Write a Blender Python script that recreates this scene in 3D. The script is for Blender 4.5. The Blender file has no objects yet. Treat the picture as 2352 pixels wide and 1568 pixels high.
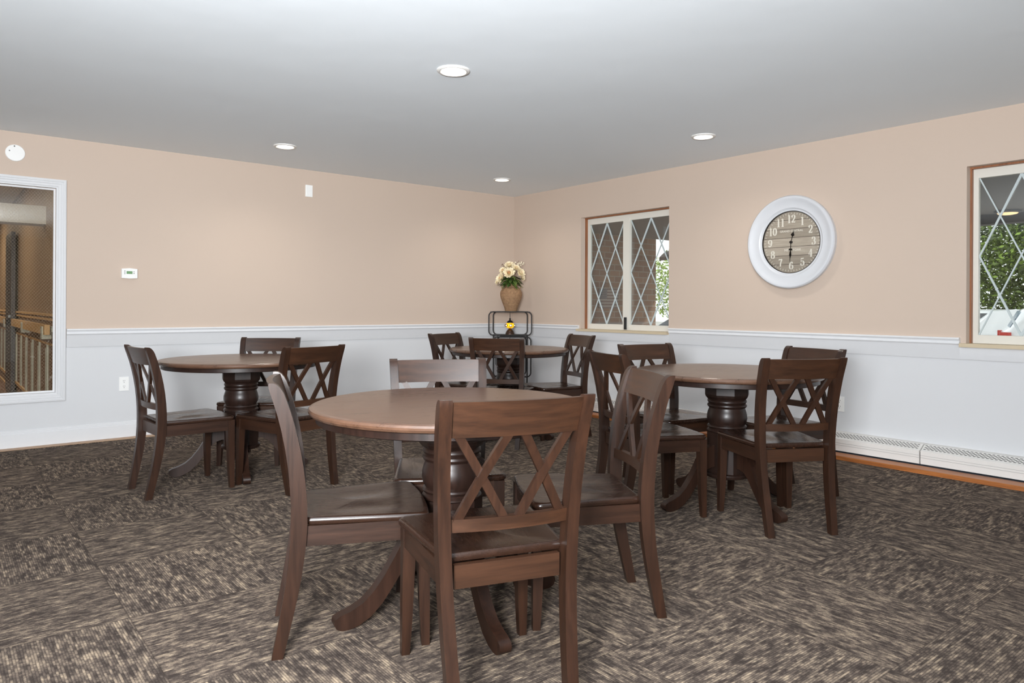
import bpy, bmesh, math, random
from mathutils import Vector, Matrix
random.seed(7)
PI = math.pi
S = bpy.context.scene
COL = S.collection
R = math.radians

# ------------------------------------------------------------------ helpers
def srgb(r, g, b):
    def f(c):
        c /= 255.0
        return c/12.92 if c <= .04045 else ((c+.055)/1.055)**2.4
    return (f(r), f(g), f(b), 1.0)

class Mat:
    def __init__(self, name):
        self.m = bpy.data.materials.new(name); self.m.use_nodes = True
        self.t = self.m.node_tree; self.n = self.t.nodes; self.l = self.t.links
        self.bsdf = self.n.get('Principled BSDF'); self.out = self.n.get('Material Output')
    def node(self, typ, **kw):
        nd = self.n.new(typ)
        for k, v in kw.items(): setattr(nd, k, v)
        return nd
    def put(self, sock, v):
        if v is None: return
        if isinstance(v, bpy.types.NodeSocket): self.l.new(v, sock)
        else: sock.default_value = v
    def math(self, op, a, b=None, c=None):
        nd = self.node('ShaderNodeMath', operation=op)
        self.put(nd.inputs[0], a); self.put(nd.inputs[1], b); self.put(nd.inputs[2], c)
        return nd.outputs[0]
    def pos(self): return self.node('ShaderNodeNewGeometry').outputs['Position']
    def obj(self): return self.node('ShaderNodeTexCoord').outputs['Object']
    def gen(self): return self.node('ShaderNodeTexCoord').outputs['Generated']
    def sep(self, v):
        nd = self.node('ShaderNodeSeparateXYZ'); self.put(nd.inputs[0], v); return nd.outputs
    def comb(self, x, y, z):
        nd = self.node('ShaderNodeCombineXYZ')
        for i, v in enumerate((x, y, z)): self.put(nd.inputs[i], v)
        return nd.outputs[0]
    def vscale(self, v, s):
        nd = self.node('ShaderNodeVectorMath', operation='MULTIPLY')
        self.put(nd.inputs[0], v); nd.inputs[1].default_value = s
        return nd.outputs[0]
    def noise(self, v, scale=5, detail=3, rough=.5):
        nd = self.node('ShaderNodeTexNoise'); self.put(nd.inputs['Vector'], v)
        nd.inputs['Scale'].default_value = scale; nd.inputs['Detail'].default_value = detail
        nd.inputs['Roughness'].default_value = rough
        return nd.outputs['Fac']
    def white(self, v):
        nd = self.node('ShaderNodeTexWhiteNoise', noise_dimensions='3D'); self.put(nd.inputs['Vector'], v)
        return nd.outputs['Value']
    def ramp(self, fac, stops, interp='LINEAR'):
        nd = self.node('ShaderNodeValToRGB'); cr = nd.color_ramp; cr.interpolation = interp
        while len(cr.elements) < len(stops): cr.elements.new(.5)
        for e, (p, c) in zip(cr.elements, stops): e.position = p; e.color = c
        self.put(nd.inputs[0], fac); return nd.outputs[0]
    def mix(self, fac, a, b, blend='MIX'):
        nd = self.node('ShaderNodeMix', data_type='RGBA', blend_type=blend)
        self.put(nd.inputs[0], fac); self.put(nd.inputs[6], a); self.put(nd.inputs[7], b)
        return nd.outputs[2]
    def bump(self, h, strength=.2, dist=.01):
        nd = self.node('ShaderNodeBump'); nd.inputs['Strength'].default_value = strength
        nd.inputs['Distance'].default_value = dist
        self.put(nd.inputs['Height'], h); self.l.new(nd.outputs[0], self.bsdf.inputs['Normal'])
    def set(self, **kw):
        for k, v in kw.items(): self.put(self.bsdf.inputs[k.replace('_', ' ')], v)
        return self

def plain(name, col, rough=.5, metal=0, spec=.5, emit=None, estr=0, coat=0):
    M = Mat(name)
    c = M.mix(M.math('MULTIPLY', M.noise(M.obj(), 30, 2), .12), col, (col[0]*.8, col[1]*.8, col[2]*.8, 1))
    M.set(Base_Color=c, Roughness=rough, Metallic=metal, Coat_Weight=coat)
    M.bsdf.inputs['Specular IOR Level'].default_value = spec
    if emit: M.set(Emission_Color=emit, Emission_Strength=estr)
    return M.m

def link(name, me, mat, parent=None):
    o = bpy.data.objects.new(name, me); COL.objects.link(o)
    if mat: me.materials.append(mat)
    if parent: o.parent = parent
    return o
def obj(name, bm, mat, parent=None, smooth=None, bev=0, seg=2, ang=35):
    if bev:
        es = [e for e in bm.edges if len(e.link_faces) == 2 and e.calc_face_angle(0) > R(ang)]
        bmesh.ops.bevel(bm, geom=es, offset=bev, segments=seg, profile=.5, affect='EDGES', clamp_overlap=True)
    bmesh.ops.recalc_face_normals(bm, faces=bm.faces[:])
    me = bpy.data.meshes.new(name); bm.to_mesh(me); bm.free()
    if smooth is not None:
        for p in me.polygons: p.use_smooth = True
        try: me.set_sharp_from_angle(angle=R(smooth))
        except Exception: pass
    return link(name, me, mat, parent)
def thing(name, label, cat, loc=(0, 0, 0), rotz=0, group=None):
    o = bpy.data.objects.new(name, None); COL.objects.link(o); o.empty_display_size = .1
    o.location = loc; o.rotation_euler = (0, 0, rotz); tag(o, label, cat, group); return o
def tag(o, label, cat, group=None):
    o['label'] = label; o['category'] = cat
    if group: o['group'] = group
    return o
def struct(o, label=None):
    o['kind'] = 'structure'
    if label: o['label'] = label
    return o
def dup(root, loc, rotz, label, group=None):
    r = root.copy(); COL.objects.link(r); r.location = loc; r.rotation_euler = (0, 0, rotz); r['label'] = label
    if group: r['group'] = group
    for ch in list(root.children):
        c = ch.copy(); COL.objects.link(c); c.parent = r
        for g in list(ch.children):
            d = g.copy(); COL.objects.link(d); d.parent = c
    return r
def B(): return bmesh.new()
def box(bm, x0, x1, y0, y1, z0, z1):
    v = [bm.verts.new(p) for p in ((x0,y0,z0),(x1,y0,z0),(x1,y1,z0),(x0,y1,z0),(x0,y0,z1),(x1,y0,z1),(x1,y1,z1),(x0,y1,z1))]
    for f in ((0,3,2,1),(4,5,6,7),(0,1,5,4),(1,2,6,5),(2,3,7,6),(3,0,4,7)): bm.faces.new([v[i] for i in f])
    return v
def loft(bm, rings, cap=True, closed=False):
    V = [[bm.verts.new(p) for p in r] for r in rings]; n = len(V[0])
    pairs = list(zip(V, V[1:])) + ([(V[-1], V[0])] if closed else [])
    for a, b in pairs:
        for i in range(n): bm.faces.new((a[i], a[(i+1) % n], b[(i+1) % n], b[i]))
    if cap and not closed:
        bm.faces.new(V[0][::-1]); bm.faces.new(V[-1])
    return V
def lathe(bm, prof, n=48, axis='z', c=(0, 0, 0), rot=0, torus=False):
    rings = []
    for r, h in prof:
        ring = []
        for i in range(n):
            a = 2*PI*i/n + rot
            p = (r*math.cos(a), r*math.sin(a), h)
            if axis == 'x': p = (p[2], p[0], p[1])
            if axis == 'y': p = (p[0], p[2], p[1])
            ring.append((p[0]+c[0], p[1]+c[1], p[2]+c[2]))
        rings.append(ring)
    return loft(bm, rings, not torus, torus)
def prism(bm, pts, d0, d1, plane='xz'):
    def mk(p, d):
        return {'xz': (p[0], d, p[1]), 'yz': (d, p[0], p[1]), 'xy': (p[0], p[1], d)}[plane]
    a = [bm.verts.new(mk(p, d0)) for p in pts]; b = [bm.verts.new(mk(p, d1)) for p in pts]
    n = len(pts); bm.faces.new(a[::-1]); bm.faces.new(b)
    for i in range(n): bm.faces.new((a[i], a[(i+1) % n], b[(i+1) % n], b[i]))
def tube(bm, path, r, n=10, closed=False, rfun=None):
    P = [Vector(p) for p in path]; m = len(P); rings = []
    up = None
    for i, p in enumerate(P):
        if closed: t = P[(i+1) % m] - P[i-1]
        else: t = P[min(i+1, m-1)] - P[max(i-1, 0)]
        t.normalize()
        if up is None:
            up = t.orthogonal().normalized()
        else:
            up = (up - t*up.dot(t)).normalized()
        s = t.cross(up); rr = rfun(i/(m-1)) if rfun else r
        rings.append([p + (up*math.cos(2*PI*k/n) + s*math.sin(2*PI*k/n))*rr for k in range(n)])
    loft(bm, rings, True, closed)
def interp(tab, z):
    if z <= tab[0][0]: return tab[0][1]
    for (a, va), (b, vb) in zip(tab, tab[1:]):
        if z <= b:
            t = (z-a)/(b-a); return va + (vb-va)*t
    return tab[-1][1]
def smoothtab(tab, z):                    # Catmull-Rom through table values
    n = len(tab)
    for i in range(n-1):
        if z <= tab[i+1][0] or i == n-2:
            p0 = tab[max(i-1, 0)]; p1 = tab[i]; p2 = tab[i+1]; p3 = tab[min(i+2, n-1)]
            h = p2[0]-p1[0]; t = min(max((z-p1[0])/h, 0), 1)
            m1 = (p2[1]-p0[1])/(p2[0]-p0[0])*h; m2 = (p3[1]-p1[1])/(p3[0]-p1[0])*h
            return (2*t**3-3*t*t+1)*p1[1] + (t**3-2*t*t+t)*m1 + (-2*t**3+3*t*t)*p2[1] + (t**3-t*t)*m2

# ------------------------------------------------------------------ camera
CAM = Vector((-5.6202, -6.8988, 1.1413)); AZ = R(39.0306); ROLL = .00511; FPX = 1638.42; CY = 705.11
RT = Vector((math.cos(AZ), -math.sin(AZ), 0)); FW = Vector((math.sin(AZ), math.cos(AZ), 0))
cd = bpy.data.cameras.new('camera'); cam = bpy.data.objects.new('camera', cd); COL.objects.link(cam)
cd.sensor_width = 36; cd.lens = FPX/2352*36; cd.shift_y = (CY-784)/2352; cd.clip_start = .05; cd.clip_end = 200
cam.matrix_world = Matrix.Translation(CAM) @ Matrix.Rotation(-AZ, 4, 'Z') @ Matrix.Rotation(PI/2, 4, 'X') @ Matrix.Rotation(ROLL, 4, 'Z')
S.camera = cam
def cpt(X, Y, z=0): return Vector((CAM.x, CAM.y, 0)) + RT*X + FW*Y + Vector((0, 0, z))   # place by metres right of / ahead of the tripod

HC = 2.515        # ceiling height
# ------------------------------------------------------------------ materials
TAN = srgb(197, 179, 164)
def paint(name, split=None, tan=TAN):
    M = Mat(name); p = M.pos()
    n = M.noise(p, 1.2, 3)
    base = M.mix(M.math('MULTIPLY', n, .25), tan, (tan[0]*.86, tan[1]*.86, tan[2]*.86, 1))
    if split is not None:
        z = M.sep(p)[2]
        base = M.mix(M.math('GREATER_THAN', z, split), srgb(205, 206, 208), base)
    M.set(Base_Color=base, Roughness=.62); M.bsdf.inputs['Specular IOR Level'].default_value = .35
    M.bump(M.noise(p, 160, 2), .06, .004)
    return M.m
m_wall = paint('wall_paint', .86)
m_tan = paint('tan_paint')
Mc = Mat('ceiling_paint'); p = Mc.pos()
Mc.set(Base_Color=Mc.mix(Mc.math('MULTIPLY', Mc.noise(p, .9, 3), .2), srgb(238, 244, 248), srgb(232, 238, 242)), Roughness=.9)
Mc.bump(Mc.noise(p, 2.2, 2), .12, .03); m_ceil = Mc.m
m_white = plain('white_trim_paint', srgb(216, 217, 219), .38)
m_whitep = plain('white_plastic', srgb(238, 238, 236), .35)
m_vinyl = plain('almond_vinyl', srgb(218, 214, 204), .4)
m_lat = plain('lattice_paint', srgb(188, 198, 199), .45)
m_sill = plain('tan_sill', srgb(196, 180, 152), .5)
m_black = plain('black_metal', srgb(30, 27, 27), .45, .3)
m_blackp = plain('black_plastic', srgb(22, 22, 23), .4)
m_grey = plain('grey_paint', srgb(120, 120, 120), .5)
m_dark = plain('dark_slot', srgb(40, 38, 37), .7)
m_mesh = plain('heater_enamel', srgb(224, 222, 218), .42)
m_kick = plain('galvanised_steel', srgb(112, 124, 136), .35, .6)

def wood(name, axis, lo, hi, rough=.36, coat=.1, scale=1.0, bump=.06, spec=.5):
    M = Mat(name); o = M.obj(); info = M.node('ShaderNodeObjectInfo').outputs['Random']
    st = [42*scale]*3; st[axis] = 2.4*scale
    v = M.vscale(o, tuple(st))
    nd = M.node('ShaderNodeVectorMath', operation='ADD'); M.l.new(v, nd.inputs[0])
    M.l.new(M.comb(M.math('MULTIPLY', info, 17.), M.math('MULTIPLY', info, 9.), M.math('MULTIPLY', info, 31.)), nd.inputs[1])
    v = nd.outputs[0]
    n1 = M.noise(v, 1.1, 5, .62); n2 = M.noise(v, 6, 4, .7)
    f = M.math('ADD', M.math('MULTIPLY', n1, .7), M.math('MULTIPLY', n2, .3))
    mid = tuple((a+b)/2 for a, b in zip(lo, hi))
    col = M.ramp(f, [(.3, lo), (.5, mid), (.7, hi)])
    M.set(Base_Color=col, Roughness=M.math('ADD', M.math('MULTIPLY', n1, .14), rough-.07), Coat_Weight=coat, Coat_Roughness=.22)
    M.bsdf.inputs['Specular IOR Level'].default_value = spec
    M.bump(n2, bump, .002)
    return M.m
LO, HI = srgb(32, 19, 12), srgb(63, 38, 23)
m_wx = wood('walnut_stain_x', 0, LO, HI)
m_wy, m_wz = [wood('walnut_stain_'+a, i, srgb(27, 16, 11), srgb(54, 32, 20), spec=.42) for i, a in ((1, 'y'), (2, 'z'))]
m_seat = wood('walnut_stain_seat', 1, srgb(33, 20, 14), srgb(47, 29, 20), .27, .15, 1.0, .01, .42)
m_top = wood('walnut_stain_tabletop', 0, srgb(70, 49, 37), srgb(98, 71, 55), .29, .2, .8, .01)
m_ped = wood('walnut_stain_pedestal', 2, srgb(24, 16, 13), srgb(44, 28, 22), .38, .05, 1.0, .03, .32)
m_leg = wood('walnut_stain_table_leg', 2, srgb(28, 17, 12), srgb(54, 33, 23), .4, .05, 1.0, .04, .35)
m_oak = wood('oak_strip', 1, srgb(120, 66, 28), srgb(196, 122, 62), .45, .1)
m_oakx = wood('oak_strip_back', 0, srgb(150, 116, 86), srgb(190, 156, 122), .5, .05)
m_stop = wood('window_wood', 2, srgb(104, 62, 36), srgb(166, 106, 66), .5, .05)

# carpet tiles laid in quarter-turn
M = Mat('carpet_tiles'); x, y, z = M.sep(M.pos())
tu = M.math('DIVIDE', M.math('ADD', x, 5.06), .60); tv = M.math('DIVIDE', M.math('ADD', y, .19), .635)
iu, iv = M.math('FLOOR', tu), M.math('FLOOR', tv)
par = M.math('MODULO', M.math('ADD', M.math('ADD', iu, iv), 200.), 2.)
par = M.math('GREATER_THAN', par, .5)
def sel(a, b):      # par ? a : b
    return M.math('ADD', M.math('MULTIPLY', par, a), M.math('MULTIPLY', M.math('SUBTRACT', 1., par), b))
u = sel(x, y); v = sel(y, x)          # u runs along the pile rows
tid = M.white(M.comb(iu, iv, 3.))
PIT = .0082
row = M.math('FLOOR', M.math('DIVIDE', v, PIT)); fr = M.math('FRACT', M.math('DIVIDE', v, PIT))
rr = M.white(M.comb(row, tid, 1.))
uo = M.math('ADD', u, M.math('MULTIPLY', rr, 3.7))
d1 = M.noise(M.comb(M.math('MULTIPLY', uo, 17.), M.math('MULTIPLY', row, 7.31), 2.), 1., 2, .6)
d2 = M.noise(M.comb(M.math('MULTIPLY', uo, 70.), M.math('MULTIPLY', row, 3.77), 5.), 1., 2, .6)
row3 = M.math('FLOOR', M.math('DIVIDE', v, PIT*3))
patch = M.noise(M.comb(M.math('ADD', M.math('MULTIPLY', u, 11.), M.math('MULTIPLY', tid, 40.)), M.math('MULTIPLY', v, 34.), M.math('MULTIPLY', rr, .35)), 1., 2, .5)
patch2 = M.noise(M.comb(M.math('MULTIPLY', u, 20.), M.math('MULTIPLY', row3, .9), tid), 1., 2, .5)
fib = M.noise(M.comb(M.math('MULTIPLY', x, 420.), M.math('MULTIPLY', y, 420.), z), 1., 2)
f = M.math('ADD', M.math('ADD', M.math('MULTIPLY', patch, .50), M.math('MULTIPLY', patch2, .34)), M.math('ADD', M.math('MULTIPLY', d1, .78), M.math('MULTIPLY', d2, .34)))
f = M.math('ADD', f, M.math('MULTIPLY', fib, .40))
f = M.math('SUBTRACT', f, .735)
col = M.ramp(f, [(.30, srgb(60, 52, 47)), (.44, srgb(92, 81, 73)), (.55, srgb(130, 115, 100)), (.72, srgb(178, 158, 134))])
ridge = M.math('ABSOLUTE', M.math('SUBTRACT', fr, .5))
col = M.mix(M.math('MULTIPLY', M.math('GREATER_THAN', ridge, .33), .5), col, srgb(46, 40, 39))
eu = M.math('ABSOLUTE', M.math('SUBTRACT', M.math('FRACT', tu), .5)); ev = M.math('ABSOLUTE', M.math('SUBTRACT', M.math('FRACT', tv), .5))
seam = M.math('GREATER_THAN', M.math('MAXIMUM', eu, ev), .4955)
col = M.mix(M.math('MULTIPLY', seam, .45), col, srgb(58, 50, 45))
col = M.mix(M.math('MULTIPLY', M.math('SUBTRACT', tid, .2), .14), col, srgb(60, 52, 46))
M.set(Base_Color=col, Roughness=.95); M.bsdf.inputs['Specular IOR Level'].default_value = .1
M.bump(M.math('ADD', M.math('MULTIPLY', ridge, -1.), fib), .35, .004); m_carpet = M.m

def glass(name, tint=(1, 1, 1, 1), refl=.08, wires=False):
    M = Mat(name); M.n.remove(M.bsdf)
    tr = M.node('ShaderNodeBsdfTransparent'); tr.inputs[0].default_value = tint
    gl = M.node('ShaderNodeBsdfGlossy'); gl.inputs['Roughness'].default_value = .02
    fz = M.node('ShaderNodeLayerWeight'); fz.inputs[0].default_value = .25
    fac = M.math('ADD', M.math('MULTIPLY', fz.outputs['Fresnel'], .8), refl)
    mx = M.node('ShaderNodeMixShader'); M.l.new(fac, mx.inputs[0]); M.l.new(tr.outputs[0], mx.inputs[1]); M.l.new(gl.outputs[0], mx.inputs[2])
    last = mx.outputs[0]
    if wires:
        x, y, z = M.sep(M.pos())
        a = M.math('FRACT', M.math('DIVIDE', M.math('ADD', M.math('MULTIPLY', x, 1.25), z), .028))
        b = M.math('FRACT', M.math('DIVIDE', M.math('ADD', M.math('SUBTRACT', M.math('MULTIPLY', x, 1.25), z), 20.), .028))
        w = M.math('MAXIMUM', M.math('LESS_THAN', a, .075), M.math('LESS_THAN', b, .075))
        df = M.node('ShaderNodeBsdfDiffuse'); df.inputs[0].default_value = srgb(190, 175, 150)
        m2 = M.node('ShaderNodeMixShader'); M.l.new(M.math('MULTIPLY', w, .27), m2.inputs[0]); M.l.new(last, m2.inputs[1]); M.l.new(df.outputs[0], m2.inputs[2])
        last = m2.outputs[0]
    M.l.new(last, M.out.inputs['Surface']); return M.m
m_pane = glass('window_glass', (.86, .87, .86, 1), .06)
m_wired = glass('wired_glass', (.9, .87, .82, 1), .03, True)
m_clockglass = glass('clock_glass', (.98, .98, .98, 1), .0)

# ------------------------------------------------------------------ room shell
XL, YF = -10.2, -10.4      # far-left and behind-camera walls
WT = .15
bm = B(); box(bm, XL, -.30, YF, -.11, -.06, 0)
struct(obj('floor', bm, m_carpet), 'brown and tan striped carpet tiles laid in quarter turns')
bm = B(); box(bm, XL-WT, .0, YF-WT, .0, HC, HC+.1)
struct(obj('ceiling', bm, m_ceil), 'plain white flat ceiling')
# back wall with the opening for the wired window
OX0, OX1, OZ0, OZ1 = -6.05, -4.845, .425, 2.095
bm = B()
box(bm, XL-WT, OX0, 0, WT, 0, HC+.1); box(bm, OX1, WT, 0, WT, 0, HC+.1)
box(bm, OX0, OX1, 0, WT, 0, OZ0); box(bm, OX0, OX1, 0, WT, OZ1, HC+.1)
struct(obj('wall_back', bm, m_wall), 'tan wall with white wainscot left of the corner')
W1, W2, WZ0, WZ1 = (-2.415, -1.185), (-6.25, -5.02), .90, 2.142
bm = B()
ys = [YF-WT, W2[0], W2[1], W1[0], W1[1], 0]
for k in (0, 2, 4): box(bm, 0, WT, ys[k], ys[k+1], 0, HC+.1)
for w in (W1, W2): box(bm, 0, WT, w[0], w[1], 0, WZ0); box(bm, 0, WT, w[0], w[1], WZ1, HC+.1)
struct(obj('wall_right', bm, m_wall), 'tan wall with white wainscot, two lattice windows and a clock')
bm = B(); box(bm, XL-WT, XL, YF-WT, 0, 0, HC+.1); struct(obj('wall_left', bm, m_wall))
bm = B(); box(bm, XL, 0, YF-WT, YF, 0, HC+.1); struct(obj('wall_front', bm, m_wall))

# chair rail: moulded cap over a flat board
def rail_prof(s):    # (out, z) outline
    return [(0, .943), (s*.026, .943), (s*.03, .938), (s*.03, .932), (s*.022, .925), (s*.02, .917), (s*.025, .908), (s*.025, .90), (s*.018, .894), (s*.012, .885), (s*.012, .793), (s*.010, .790), (0, .790)]
def rail_low(s): return [(0, .878), (s*.012, .878), (s*.012, .793), (s*.010, .790), (0, .790)]
bm = B(); prism(bm, rail_prof(-1), OX1+.077, 0, 'yz'); struct(obj('trim_1', bm, m_white, smooth=40), 'white moulded chair rail on the wall left of the corner')
bm = B()
prism(bm, [(a, b) for a, b in rail_prof(-1)], -1.165, -.03, 'xz'); prism(bm, rail_prof(-1), -4.985, -2.43, 'xz'); prism(bm, rail_prof(-1), YF, -6.28, 'xz')
prism(bm, rail_low(-1), -2.43, -1.165, 'xz'); prism(bm, rail_low(-1), -6.28, -4.985, 'xz')
struct(obj('trim_2', bm, m_white, smooth=40), 'white moulded chair rail under the lattice windows')
# baseboard back
bm = B(); prism(bm, [(0, 0), (-.018, 0), (-.018, .108), (-.014, .112), (-.014, .121), (-.010, .125), (-.010, .133), (-.005, .138), (0, .139)], XL, -.03, 'yz')
struct(obj('baseboard_back', bm, m_white, smooth=30), 'white stepped baseboard')
bm = B(); box(bm, XL, -.02, -.11, 0, -.05, .004); struct(obj('trim_3', bm, m_oakx), 'thin pale wood strip between carpet and baseboard')
bm = B(); box(bm, -.30, -.17, YF, -.11, -.05, .030); struct(obj('trim_4', bm, m_oak, bev=.004), 'orange wood curb in front of the baseboard heater')
bm = B(); box(bm, -.17, -.0, YF, -.11, -.05, .029); struct(obj('trim_5', bm, m_kick), 'grey floor strip under the baseboard heater')

# ------------------------------------------------------------------ wired interior window
def frame_ring(bm, prof, x0, x1, z0, z1, y=0):
    # moulding swept round a rectangle; prof = (inward distance from outer edge, out from wall)
    rings = []
    for cx, cz, sx, sz in ((x0, z0, 1, 1), (x1, z0, -1, 1), (x1, z1, -1, -1), (x0, z1, 1, -1)):
        rings.append([(cx+sx*d, y-o, cz+sz*d) for d, o in prof])
    loft(bm, rings, False, True)
bm = B(); frame_ring(bm, [(0, 0), (0, .018), (.008, .022), (.018, .022), (.022, .017), (.034, .02), (.040, .015), (.055, .017), (.062, .012), (.070, .012), (.072, 0)], OX0-.072, OX1+.072, OZ0-.072, OZ1+.072)
w3 = struct(obj('window_3', bm, m_white, smooth=30), 'white framed wired glass window looking into the corridor')
bm = B(); frame_ring(bm, [(-.0, -.012), (-.0, .004), (.014, .004), (.014, -.012)], OX0, OX1, OZ0, OZ1, .03)
obj('glazing_bead', bm, m_white, w3, bev=.002)
bm = B(); box(bm, OX0+.01, OX1-.005, .045, .051, OZ0+.005, OZ1-.005); g = obj('pane', bm, m_wired, w3); g['label'] = 'wired safety glass'
# corridor beyond
m_cor = paint('corridor_paint', None, srgb(150, 126, 100)); m_cfloor = plain('corridor_floor', srgb(120, 84, 62), .4)
m_ctrim = plain('corridor_trim', srgb(206, 170, 120), .5); m_cpan = plain('corridor_wainscot', srgb(132, 110, 94), .5)
m_cframe = plain('corridor_frame', srgb(184, 192, 186), .5); m_navy = plain('navy_door_paint', srgb(38, 44, 62), .4)
CX = -4.80
bm = B(); box(bm, CX, CX+.1, WT, 9, .95, HC); box(bm, CX, CX+.1, WT, 9, 0, .95)
struct(obj('wall_corridor', bm, m_cor), 'brown corridor wall seen through the wired window')
bm = B(); box(bm, -7.1, -7.0, WT, 9, 0, HC); box(bm, -7.0, CX, 9, 9.1, 0, HC); struct(obj('wall_corridor_far', bm, m_cor))
bm = B(); box(bm, -7, CX, WT, 9, -.05, 0); struct(obj('floor_corridor', bm, m_cfloor))
bm = B(); box(bm, -7.1, CX+.1, WT, 9, HC, HC+.1); struct(obj('ceiling_corridor', bm, m_ceil))
bm = B(); box(bm, CX-.012, CX, WT, 9, .0, .90); tr6 = struct(obj('trim_6', bm, m_cpan), 'corridor wainscot panels')
bm = B(); box(bm, CX-.03, CX, WT, 9, 1.04, 1.06); box(bm, CX-.02, CX, WT, 9, 1.0, 1.02); obj('rail', bm, m_ctrim, tr6)
bm = B(); box(bm, CX-.03, CX-.012, WT, 9, .16, .19); box(bm, CX-.03, CX-.012, WT, 9, .02, .04); box(bm, CX-.02, CX-.012, WT, 9, .78, .80); obj('base_rail', bm, m_ctrim, tr6)
for k in range(12):
    yk = .75+.62*k
    bm = B(); box(bm, CX-.026, CX-.012, yk, yk+.05, .19, .78); box(bm, CX-.026, CX-.012, yk+.09, yk+.12, .19, .74); obj('stile', bm, m_cframe, tr6)
hr = thing('handrail', 'wooden corridor handrail on pale brackets behind the wired glass', 'handrail', (CX, .3, .93))
bm = B(); box(bm, -.075, -.035, .15, 7.5, -.05, .035); obj('rail', bm, m_ctrim, hr, bev=.008)
for yk in (.25, 2.1, 4.6):
    bm = B(); box(bm, -.085, 0, yk, yk+.10, -.09, .02); obj('bracket', bm, m_cframe, hr, bev=.006)
bm = B(); box(bm, -4.875, -4.832, 3.9, 4.75, .02, 2.05); d1 = struct(obj('door_1', bm, m_navy), 'dark navy corridor door standing open')
bm = B(); box(bm, -4.90, -4.875, 3.96, 4.06, .98, 1.01); obj('door_handle', bm, m_kick, d1)
m_glare = plain('corridor_glare_band', srgb(186, 184, 178), .7)
bm = B(); box(bm, -7, CX, 1.1, 1.35, 1.90, 2.07); struct(obj('trim_7', bm, m_glare), 'pale beam across the corridor, standing in for a glare band on the glass')  # added beam; the glass reflection band is put into its shape and colour

# ------------------------------------------------------------------ lattice windows
def lattice_window(name, label, y1):       # y1 = end nearest the corner
    W = 1.23; y0 = y1-W; X0, X1 = .098, .135
    bm = B()
    box(bm, X0, X1, y0, y1, WZ0, WZ0+.062); box(bm, X0, X1, y0, y1, WZ1-.075, WZ1)
    box(bm, X0, X1, y1-.042, y1, WZ0+.062, WZ1-.075); box(bm, X0, X1, y0, y0+.042, WZ0+.062, WZ1-.075)
    ym = (y0+y1)/2 + .02
    box(bm, X0-.012, X1-.01, ym-.045, ym+.045, WZ0+.03, WZ1-.05)
    w = struct(obj(name, bm, m_vinyl, bev=.003), label)
    # thin wooden stop and painted reveal
    bm = B()
    box(bm, .066, X0-.001, y1-.010, y1, WZ0, WZ1-.012); box(bm, .066, X0-.001, y0, y0+.010, WZ0, WZ1-.012); box(bm, .062, X0-.001, y0, y1, WZ1-.012, WZ1)
    obj('stop_strip', bm, m_stop, w)
    bm = B(); box(bm, -.045, X0+.01, y0-.0, y1+.03, WZ0-.022, WZ0+.004); obj('window_sill', bm, m_sill, w, bev=.004)
    for a, b in ((ym+.045, y1-.042), (y0+.042, ym-.045)):
        bm = B(); box(bm, .115, .121, a, b, WZ0+.062, WZ1-.075); obj('pane', bm, m_pane, w)
        bm = B(); za, zb = WZ0+.062, WZ1-.075; hw = .0088
        def bar(u0, v0, u1, v1, off):
            p = Vector((0, b+(a-b)*u0, zb+(za-zb)*v0)); q = Vector((0, b+(a-b)*u1, zb+(za-zb)*v1))
            t = (q-p).normalized(); n = Vector((0, -t.z, t.y))*hw
            pts = [(p+n), (p-n), (q-n), (q+n)]
            prism(bm, [(max(min(v.y, b), a), max(min(v.z, zb), za)) for v in pts], .106-off, .114, 'yz')
        for s in (0, 1):
            f = (lambda u: u) if s == 0 else (lambda u: 1-u)
            for (u0, v0, u1, v1) in ((0, 0, 1, 1), (.5, 0, 1, .5), (0, .5, .5, 1)): bar(f(u0), v0, f(u1), v1, .001*s)
        obj('lattice', bm, m_lat, w)
    bm = B(); box(bm, X0-.032, X0-.012, ym-.012, ym+.012, WZ0+.01, WZ0+.14); l = obj('latch', bm, m_blackp, w, bev=.006)
    return w
lattice_window('window_1', 'sliding window with white diamond lattice next to the corner', W1[1])
lattice_window('window_2', 'sliding window with white diamond lattice cut off at the right edge', W2[1])

# ------------------------------------------------------------------ baseboard heater
def heater(y0, y1, label):
    t = thing('baseboard_heater', label, 'heater', (0, y1, 0), 0, 'heater covers along the right wall')
    L = y1-y0
    prof = [(0, .168), (-.085, .170), (-.142, .136), (-.156, .132), (-.156, .040), (-.150, .037), (-.138, .037), (-.138, .118), (0, .145)]
    bm = B(); prism(bm, [(a, b) for a, b in prof], -L+.002, -.002, 'xz'); obj('cover', bm, m_mesh, t, smooth=25)
    bm = B()     # rows of small punched slots on the sloping top
    n = int(L/.026)
    for r_ in range(5):
        s0 = .10+.165*r_; s1 = s0+.085
        for k in range(n):
            yy = -L+.02+(k+.5*(r_ % 2))*.026
            if yy > -.02 or abs((yy % 1.6)-.5) < .05: continue
            def P(s): return (-.085-.057*s, .170-.034*s)
            a, b = P(s0), P(s1)
            off = .0008
            vs = [bm.verts.new(q) for q in ((a[0]-off, yy, a[1]+off), (a[0]-off, yy+.0145, a[1]+off), (b[0]-off, yy+.0145, b[1]+off), (b[0]-off, yy, b[1]+off))]
            bm.faces.new(vs)
    sl = obj('vent_slots', bm, m_dark, t); sl['kind'] = 'stuff'
    bm = B(); box(bm, -.1575, -.155, -L+.002, -.002, .084, .0852); box(bm, -.1575, -.155, -L+.002, -.002, .100, .101); obj('crease', bm, m_grey, t)
    return t
heater(-4.78, -1.05, 'long white baseboard heater cover under the clock, behind the right table')
heater(-9.2, -4.785, 'white baseboard heater cover running out of frame at the right edge')
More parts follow.
